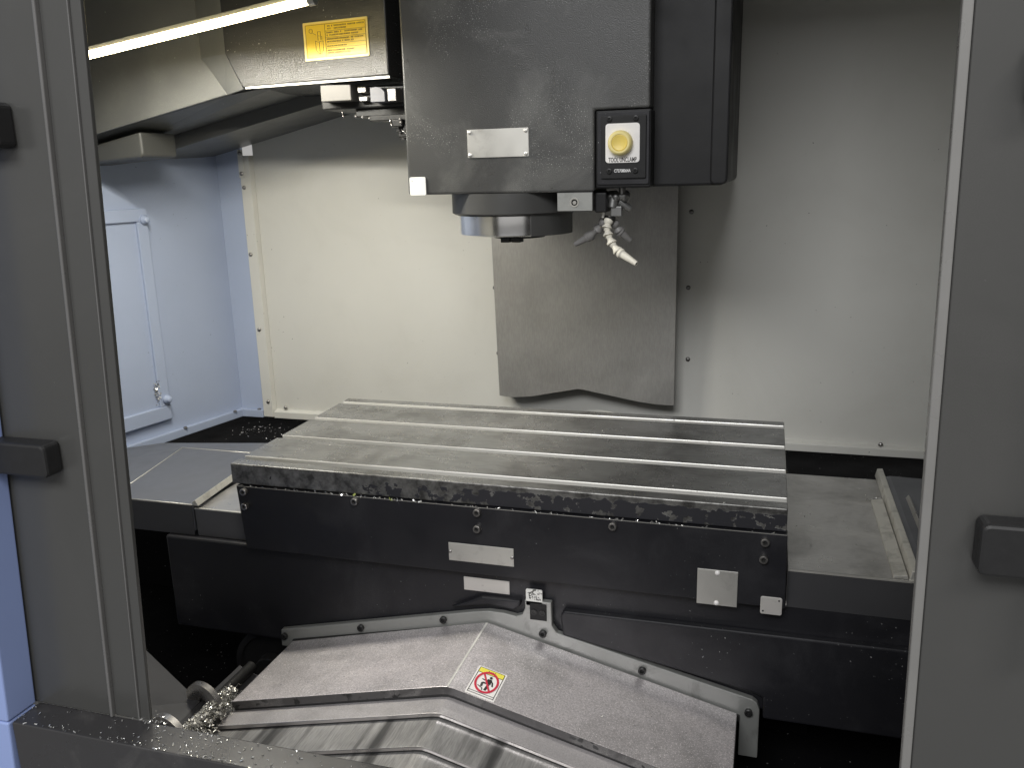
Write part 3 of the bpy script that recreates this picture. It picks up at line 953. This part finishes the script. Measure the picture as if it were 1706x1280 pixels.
mb.add(v, [(2 * i, 2 * i + 1, (2 * i + 3) % (2 * k), (2 * i + 2) % (2 * k)) for i in range(k)])
a = R(128)
bar(CX + .0158 * math.cos(a), CY + .0245 * math.sin(a), CX - .0158 * math.cos(a), CY - .0245 * math.sin(a), .0028, .0010, .0012)
obj('prohibition_ring', mb, 'red', wl)

# ================================================================== SIDE COVERS (X axis)
rc = thing('side_way_cover', 'grimy steel telescopic cover to the right of the table with a raised rim', 'way cover', (1.02, .22, -.16))
obj('cover_sheet', MB().prism([(.016, -.161), (.016, -.1), (.435, -.1), (.435, -.104), (.0195, -.104), (.0195, -.161)], .9245, 1.094, 'x', 0), ['xcover'], rc, .0012)
obj('front_skirt', MB().box(.9255, 1.112, .0140, .0158, -.1605, -.1025), 'xcover_front', rc)
obj('front_edge', MB().box(.9250, 1.0925, .0125, .0145, -.1022, -.0994), 'edge', rc)
mb = MB().prism([(1.068, -.0998), (1.069, -.0958), (1.087, -.0935), (1.0885, -.0998)], .018, .318, 'y')
obj('wiper', mb, 'wiper', rc, .0008)
mb = MB().prism([(1.0888, -.0998), (1.092, -.0850), (1.1015, -.0838), (1.1035, -.1005)], .015, .455, 'y')
obj('rim', mb, 'wiper', rc, .001)
obj('rim_end', MB().box(1.0885, 1.112, .0135, .0155, -.1022, -.0985), 'wiper', rc)
oc = thing('outer_way_cover', 'dark outer section of the right telescopic cover beside the door', 'way cover', (1.25, .24, -.16))
obj('cover_sheet', MB().prism([(1.1045, -.165), (1.1045, -.1075), (1.118, -.104), (1.40, -.112), (1.40, -.165)], .03, .475), 'xcover_left', oc, .002)
obj('rib', MB().prism([(1.130, -.104), (1.1345, -.0975), (1.1395, -.104)], .13, .36), 'xcover', oc, .0005)

lc = thing('side_way_cover', 'blue-grey steel cover to the left of the table, sloping off at the back', 'way cover', (-.25, .24, -.16))
mb = MB()
top = [(-.62, .030, -.118), (-.29, .0300, -.0985), (-.1115, .0300, -.0985), (-.145, .318, -.0985), (-.350, .318, -.0985), (-.62, .27, -.122), (-.46, .385, -.116), (-.165, .440, -.114)]
under = [(x, y, -.150 if y < .04 else -.125) for x, y, z in top]
faces = [(0, 1, 4, 5), (1, 2, 3, 4), (4, 3, 7, 6), (5, 4, 6)]
n = len(top)
mb.add(top + under, faces + [(1, 0, n, n + 1), (2, 1, n + 1, n + 2), (3, 2, n + 2, n + 3), (7, 3, n + 3, n + 7), (6, 7, n + 7, n + 6), (5, 6, n + 6, n + 5), (0, 5, n + 5, n)])
obj('cover_sheet', mb, 'xcover_left', lc, .001)
mb = MB()
for a, b in (((-.29, .0300, -.0985), (-.350, .318, -.0985)), ((-.350, .318, -.0985), (-.145, .318, -.0985)), ((-.29, .0295, -.0985), (-.1115, .0295, -.0985))):
    mb = MB().cyl(a, b, .0011, 8)
    obj('fold_highlight', mb, 'wiper', lc)  # pale rods: the folds' edge highlight is put into their colour
obj('front_skirt', MB().box(-.62, -.1125, .0275, .0295, -.158, -.0995), 'xcover_front', lc, .0006)
mb = MB()
v = [(-.1108, .0285, -.0995), (-.098, .0285, -.0995), (-.134, .36, -.0995), (-.1465, .36, -.0995)]
v += [(-.1108, .0285, -.093), (-.104, .0285, -.0885), (-.140, .36, -.0885), (-.1465, .36, -.093)]
mb.add(v, [(0, 1, 2, 3), (4, 7, 6, 5), (0, 4, 5, 1), (1, 5, 6, 2), (2, 6, 7, 3), (3, 7, 4, 0)])
obj('rim', mb, 'wiper', lc, .0006)
li = thing('inner_way_cover', 'short steel cover section tucked against the left end of the table', 'way cover', (-.04, .2, -.16))
obj('cover_sheet', MB().prism([(.034, -.160), (.034, -.106), (.42, -.106), (.42, -.125)], -.1105, .028, 'x'), 'xcover', li, .001)
obj('front_skirt', MB().prism([(-.1085, -.106), (.012, -.106), (.017, -.1640), (-.1065, -.1630)], .0305, .0335), 'xcover_inner', li, .0006)
obj('front_edge', MB().box(-.1085, .012, .0298, .034, -.1068, -.1048), 'wiper', li)

# ================================================================== DOORS, JAMB, SILL
def lean(z):          # the door's edge leans a little towards the bottom left
    return (z - .25) * .052
def ldoor(mb, x0, x1, y0, y1, z0=-.1296, z1=1.1895, mi=0):
    v = []
    for z in (z0, z1):
        for x, y in ((x0, y0), (x1, y0), (x1, y1), (x0, y1)):
            v.append((x + lean(z), y, z))
    return mb.add(v, [(0, 3, 2, 1), (4, 5, 6, 7), (0, 1, 5, 4), (1, 2, 6, 5), (2, 3, 7, 6), (3, 0, 4, 7)], mi)
ld = thing('sliding_door', 'grey sliding door at the left with a vertical folded edge and black handle', 'door', (.1, -.48, -.13))
obj('door_panel', ldoor(MB(), -.62, .1845, -.4985, -.470), 'door', ld, .0022, 3)
obj('edge_bead', ldoor(MB(), .1830, .1868, -.5010, -.494), 'edge_soft', ld, .0012)
obj('return_strip', ldoor(MB(), .1865, .2195, -.4960, -.487), 'door', ld, .0015)
obj('seal_bead', ldoor(MB(), .2193, .2208, -.4968, -.488), 'edge_soft', ld, .0006)
obj('edge_seal', ldoor(MB(), .2210, .2335, -.4945, -.4890), 'door', ld, .001)
hb = MB()
lh = obj('handle', MB().cyl((.030, -.528, .13), (.045, -.528, .59), .011, 16), 'chrome', ld)
for z0, z1, xr in ((.1725, .2095, .1525), (.5125, .5560, .1600)):
    obj('handle_bracket', MB().prism(rounded(.015, xr, z0, z1, .006), -.522, -.4990), 'handle', lh, .003)
rd = thing('sliding_door', 'grey sliding door at the right edge with a bright folded edge', 'door', (1.2, -.48, -.13))
def rlean(z):
    return 1.0062 - .0085 * (z + .03) / .62
def rdoor(mb, dx0, dx1, y0, y1, z0=-.1296, z1=1.1895):
    v = []
    for z in (z0, z1):
        b = rlean(z)
        for x, y in ((b + dx0, y0), (b + dx1, y0), (b + dx1, y1), (b + dx0, y1)):
            v.append((x, y, z))
    return mb.add(v, [(0, 3, 2, 1), (4, 5, 6, 7), (0, 1, 5, 4), (1, 2, 6, 5), (2, 3, 7, 6), (3, 0, 4, 7)])
obj('door_panel', rdoor(MB(), .0081, .62, -.500, -.466), 'door', rd, .002, 3)
obj('edge_bead', rdoor(MB(), .0003, .0078, -.5005, -.4915), 'edge_right', rd, .0012, 3)
obj('edge_seal', rdoor(MB(), .0070, .016, -.4655, -.452), 'door', rd, .001)
rh = obj('handle', MB().cyl((1.1005, -.530, .12), (1.1005, -.530, .59), .011, 16), 'chrome', rd)
for z0, z1 in ((.1655, .2085), (.5150, .5560)):
    obj('handle_bracket', MB().prism(rounded(1.0420, 1.118, z0, z1, .006), -.524, -.5004), 'handle', rh, .003)
fp = thing('front_panel', 'pale blue outer cabinet panel at the left edge beside the grey door', 'panel', (-.2, -.52, -.13))
def fpb(mb, z0, z1):
    v = []
    for z in (z0, z1):
        for x, y in ((-.7, -.541), (.0635, -.541), (.0645, -.5005), (-.7, -.5005)):
            v.append((x + (z + .0) * .066, y, z))
    return mb.add(v, [(0, 3, 2, 1), (4, 5, 6, 7), (0, 1, 5, 4), (1, 2, 6, 5), (2, 3, 7, 6), (3, 0, 4, 7)])
obj('upper_sheet', fpb(MB(), -.1285, 1.1895), 'outer_blue', fp, .0025, 3)
obj('lower_sheet', fpb(MB(), -.9, -.1300), 'outer_blue', fp, .0025, 3)
obj('dark_gap', MB().box(-.6, .05, -.5002, -.4988, -.1, 1.1), 'gap', fp)
si = thing('door_sill', 'dark grey sill along the bottom of the door opening strewn with chips', 'sill', (.6, -.515, -.9))
obj('sill_beam', MB().box(.0565, 1.5, -.5380, -.4960, -.9, -.1300), 'sill', si, .0022, 3)

# ================================================================== CHIP TRAY, AUGER
tr = thing('chip_tray', 'dark grey sloped chip tray left of the guideway cover', 'tray', (-.1, -.25, -.4))
mb = MB()
v = [(-.45, .09, -.30), (-.182, -.063, -.345), (.017, -.172, -.352), (.03, -.45, -.36), (-.45, -.45, -.30)]
v2 = [(x, y, z - .006) for x, y, z in v]
n = len(v)
mb.add(v + v2, [tuple(range(n)), tuple(range(2 * n - 1, n - 1, -1))] + [(i, (i + 1) % n, n + (i + 1) % n, n + i) for i in range(n)])
obj('tray_sheet', mb, 'tray', tr)
mb = MB().prism([(.018, -.42), (.0182, -.353), (.03, -.362), (.07, -.372), (.083, -.372), (.083, -.42)], -.45, -.06)
obj('trough', mb, 'tray', tr)
au = thing('chip_auger', 'screw conveyor with shiny steel flights in the chip trough', 'auger', (.035, -.2, -.35))
AXX, AZ, AR = .042, -.352, .047
mb = MB()
turns, seg = 3.0, 110
y0, pitch = -.138, -.086
v, f = [], []
for i in range(int(turns * seg / 3) * 3 // 1 + 1):
    a = 2 * math.pi * turns * i / (turns * seg / 3 * 3)
    y = y0 + pitch * a / (2 * math.pi)
    for r, dy in ((.012, 0), (AR - .003, -.005), (AR, -.006), (AR, .005), (.012, .008)):
        v.append((AXX + r * math.sin(a + 2.6), y + dy, AZ + r * math.cos(a + 2.6)))
k = len(v) // 5
for i in range(k - 1):
    for j in range(4):
        f.append((5 * i + j, 5 * i + j + 1, 5 * i + 5 + j + 1, 5 * i + 5 + j))
mb.add(v, f, 0, True)
obj('flight', mb, 'blade', au)
obj('shaft', MB().cyl((AXX, -.06, AZ), (AXX, -.42, AZ), .010, 14), 'bolt_dark', au)
# dark flange disc of the screw drive behind
sdv = thing('screw_drive', 'dark round drive cover in the shadow behind the auger', 'machine part', (.05, .03, -.40))
obj('drive_disc', MB().lathe([(0, .075), (.004, .078), (.012, .078), (.014, .07), (.014, .066), (.008, .064)], (.02, .045, -.415), (.02, -1, -.415), 40), 'black_cover', sdv)
obj('hub', MB().lathe([(0, .03), (.02, .028)], (.02, .037, -.415), (.02, -1, -.415), 20), 'bolt_dark', sdv, .002)

# pile of swarf beside the auger
mb = MB()
pts = []
for i in range(2200):
    t = random.random()
    y = -.160 - .135 * t + random.gauss(0, .006)
    x = .068 + random.gauss(0, .012)
    h = .034 * max(0.0, 1 - ((x - .072) / .034) ** 2)
    pts.append((x, y, -.362 + h * random.uniform(.6, 1.08) + .004, .1, 0, 1))
chips_mesh(mb, pts, .003, .010, .25)
tag(obj('chip_heap', mb, 'chip_dull', fix=False), 'heap of fine metal chips between the auger and the guideway cover', 'metal chips', kind='stuff')

# loose chips
def scatter(name, label, mat, gens, smin, smax):
    mb = MB()
    for fn, n in gens:
        pts = [fn() for _ in range(n)]
        chips_mesh(mb, pts, smin, smax, .85)
    return tag(obj(name, mb, mat, fix=False), label, 'metal chips', kind='stuff')
U = random.uniform
def on_roof():
    x, y = U(.10, .85), U(-.18, -.005)
    z = -.2425 - (.235 * (AX - x) if x < AX else .25 * (x - AX))
    return (x, y, z + .0012, 0, 0, 1)
scatter('table_chips', 'few bright chips lying on the steel work table', 'chip', [
    (lambda: (U(.02, .90), U(.002, .44), .0008, 0, 0, 1), 55),
    (lambda: (.85 + random.gauss(0, .012), .335 + random.gauss(0, .005), .0012, 0, 0, 1), 14)], .0016, .0058)
scatter('roof_chips', 'bright specks of swarf scattered over the zinc guideway cover', 'chip', [(on_roof, 130)], .001, .0030)
scatter('sill_chips', 'bright chips along the door sill below the left door', 'chip', [
    (lambda: (U(.07, .44), -.5365 + abs(random.gauss(0, .004)), -.1290, 0, 0, 1), 90),
    (lambda: (.30 + random.gauss(0, .09), U(-.535, -.498), -.1290, 0, 0, 1), 130),
    (lambda: (.22 + random.gauss(0, .018), -.493 + random.gauss(0, .006), -.1285, 0, 0, 1), 45),
    (lambda: (.062 + random.gauss(0, .004), U(-.53, -.49), -.1290, 0, 0, 1), 12)], .0012, .0042)
scatter('bed_chips', 'fine chips on the dark bed behind the table', 'chip', [
    (lambda: (U(.95, 1.22), random.gauss(.69, .02), -.2112, 0, 0, 1), 170),
    (lambda: (U(-.55, -.35), random.gauss(.80, .04), -.2112, 0, 0, 1), 90)], .0022, .007)
scatter('cover_chips', 'loose chips on the right way cover and along its rim', 'chip', [
    (lambda: (U(.94, 1.085), U(.02, .43), -.0992, 0, 0, 1), 22),
    (lambda: (1.075 + random.gauss(0, .006), .33 + random.gauss(0, .008), -.0985, 0, 0, 1), 26),
    (lambda: (1.086 + random.gauss(0, .003), .018 + random.gauss(0, .003), -.0985, 0, 0, 1), 12)], .002, .006)
scatter('seam_chips', 'thin chips caught in the seam between table and apron', 'chip', [
    (lambda: (U(.02, .91), -.0045, -.0372 + random.gauss(0, .0004), 0, -1, 0), 80)], .0015, .006)
g = MB()
chips_mesh(g, [(.302, -.006, -.0385, 0, -1, 0), (.235, -.0052, -.0372, 0, -1, 0)], .007, .010, .9)
tag(obj('plastic_shaving', g, 'chip_green', fix=False), 'yellow-green plastic shavings stuck in the seam at the front of the table', 'shaving', kind='stuff')
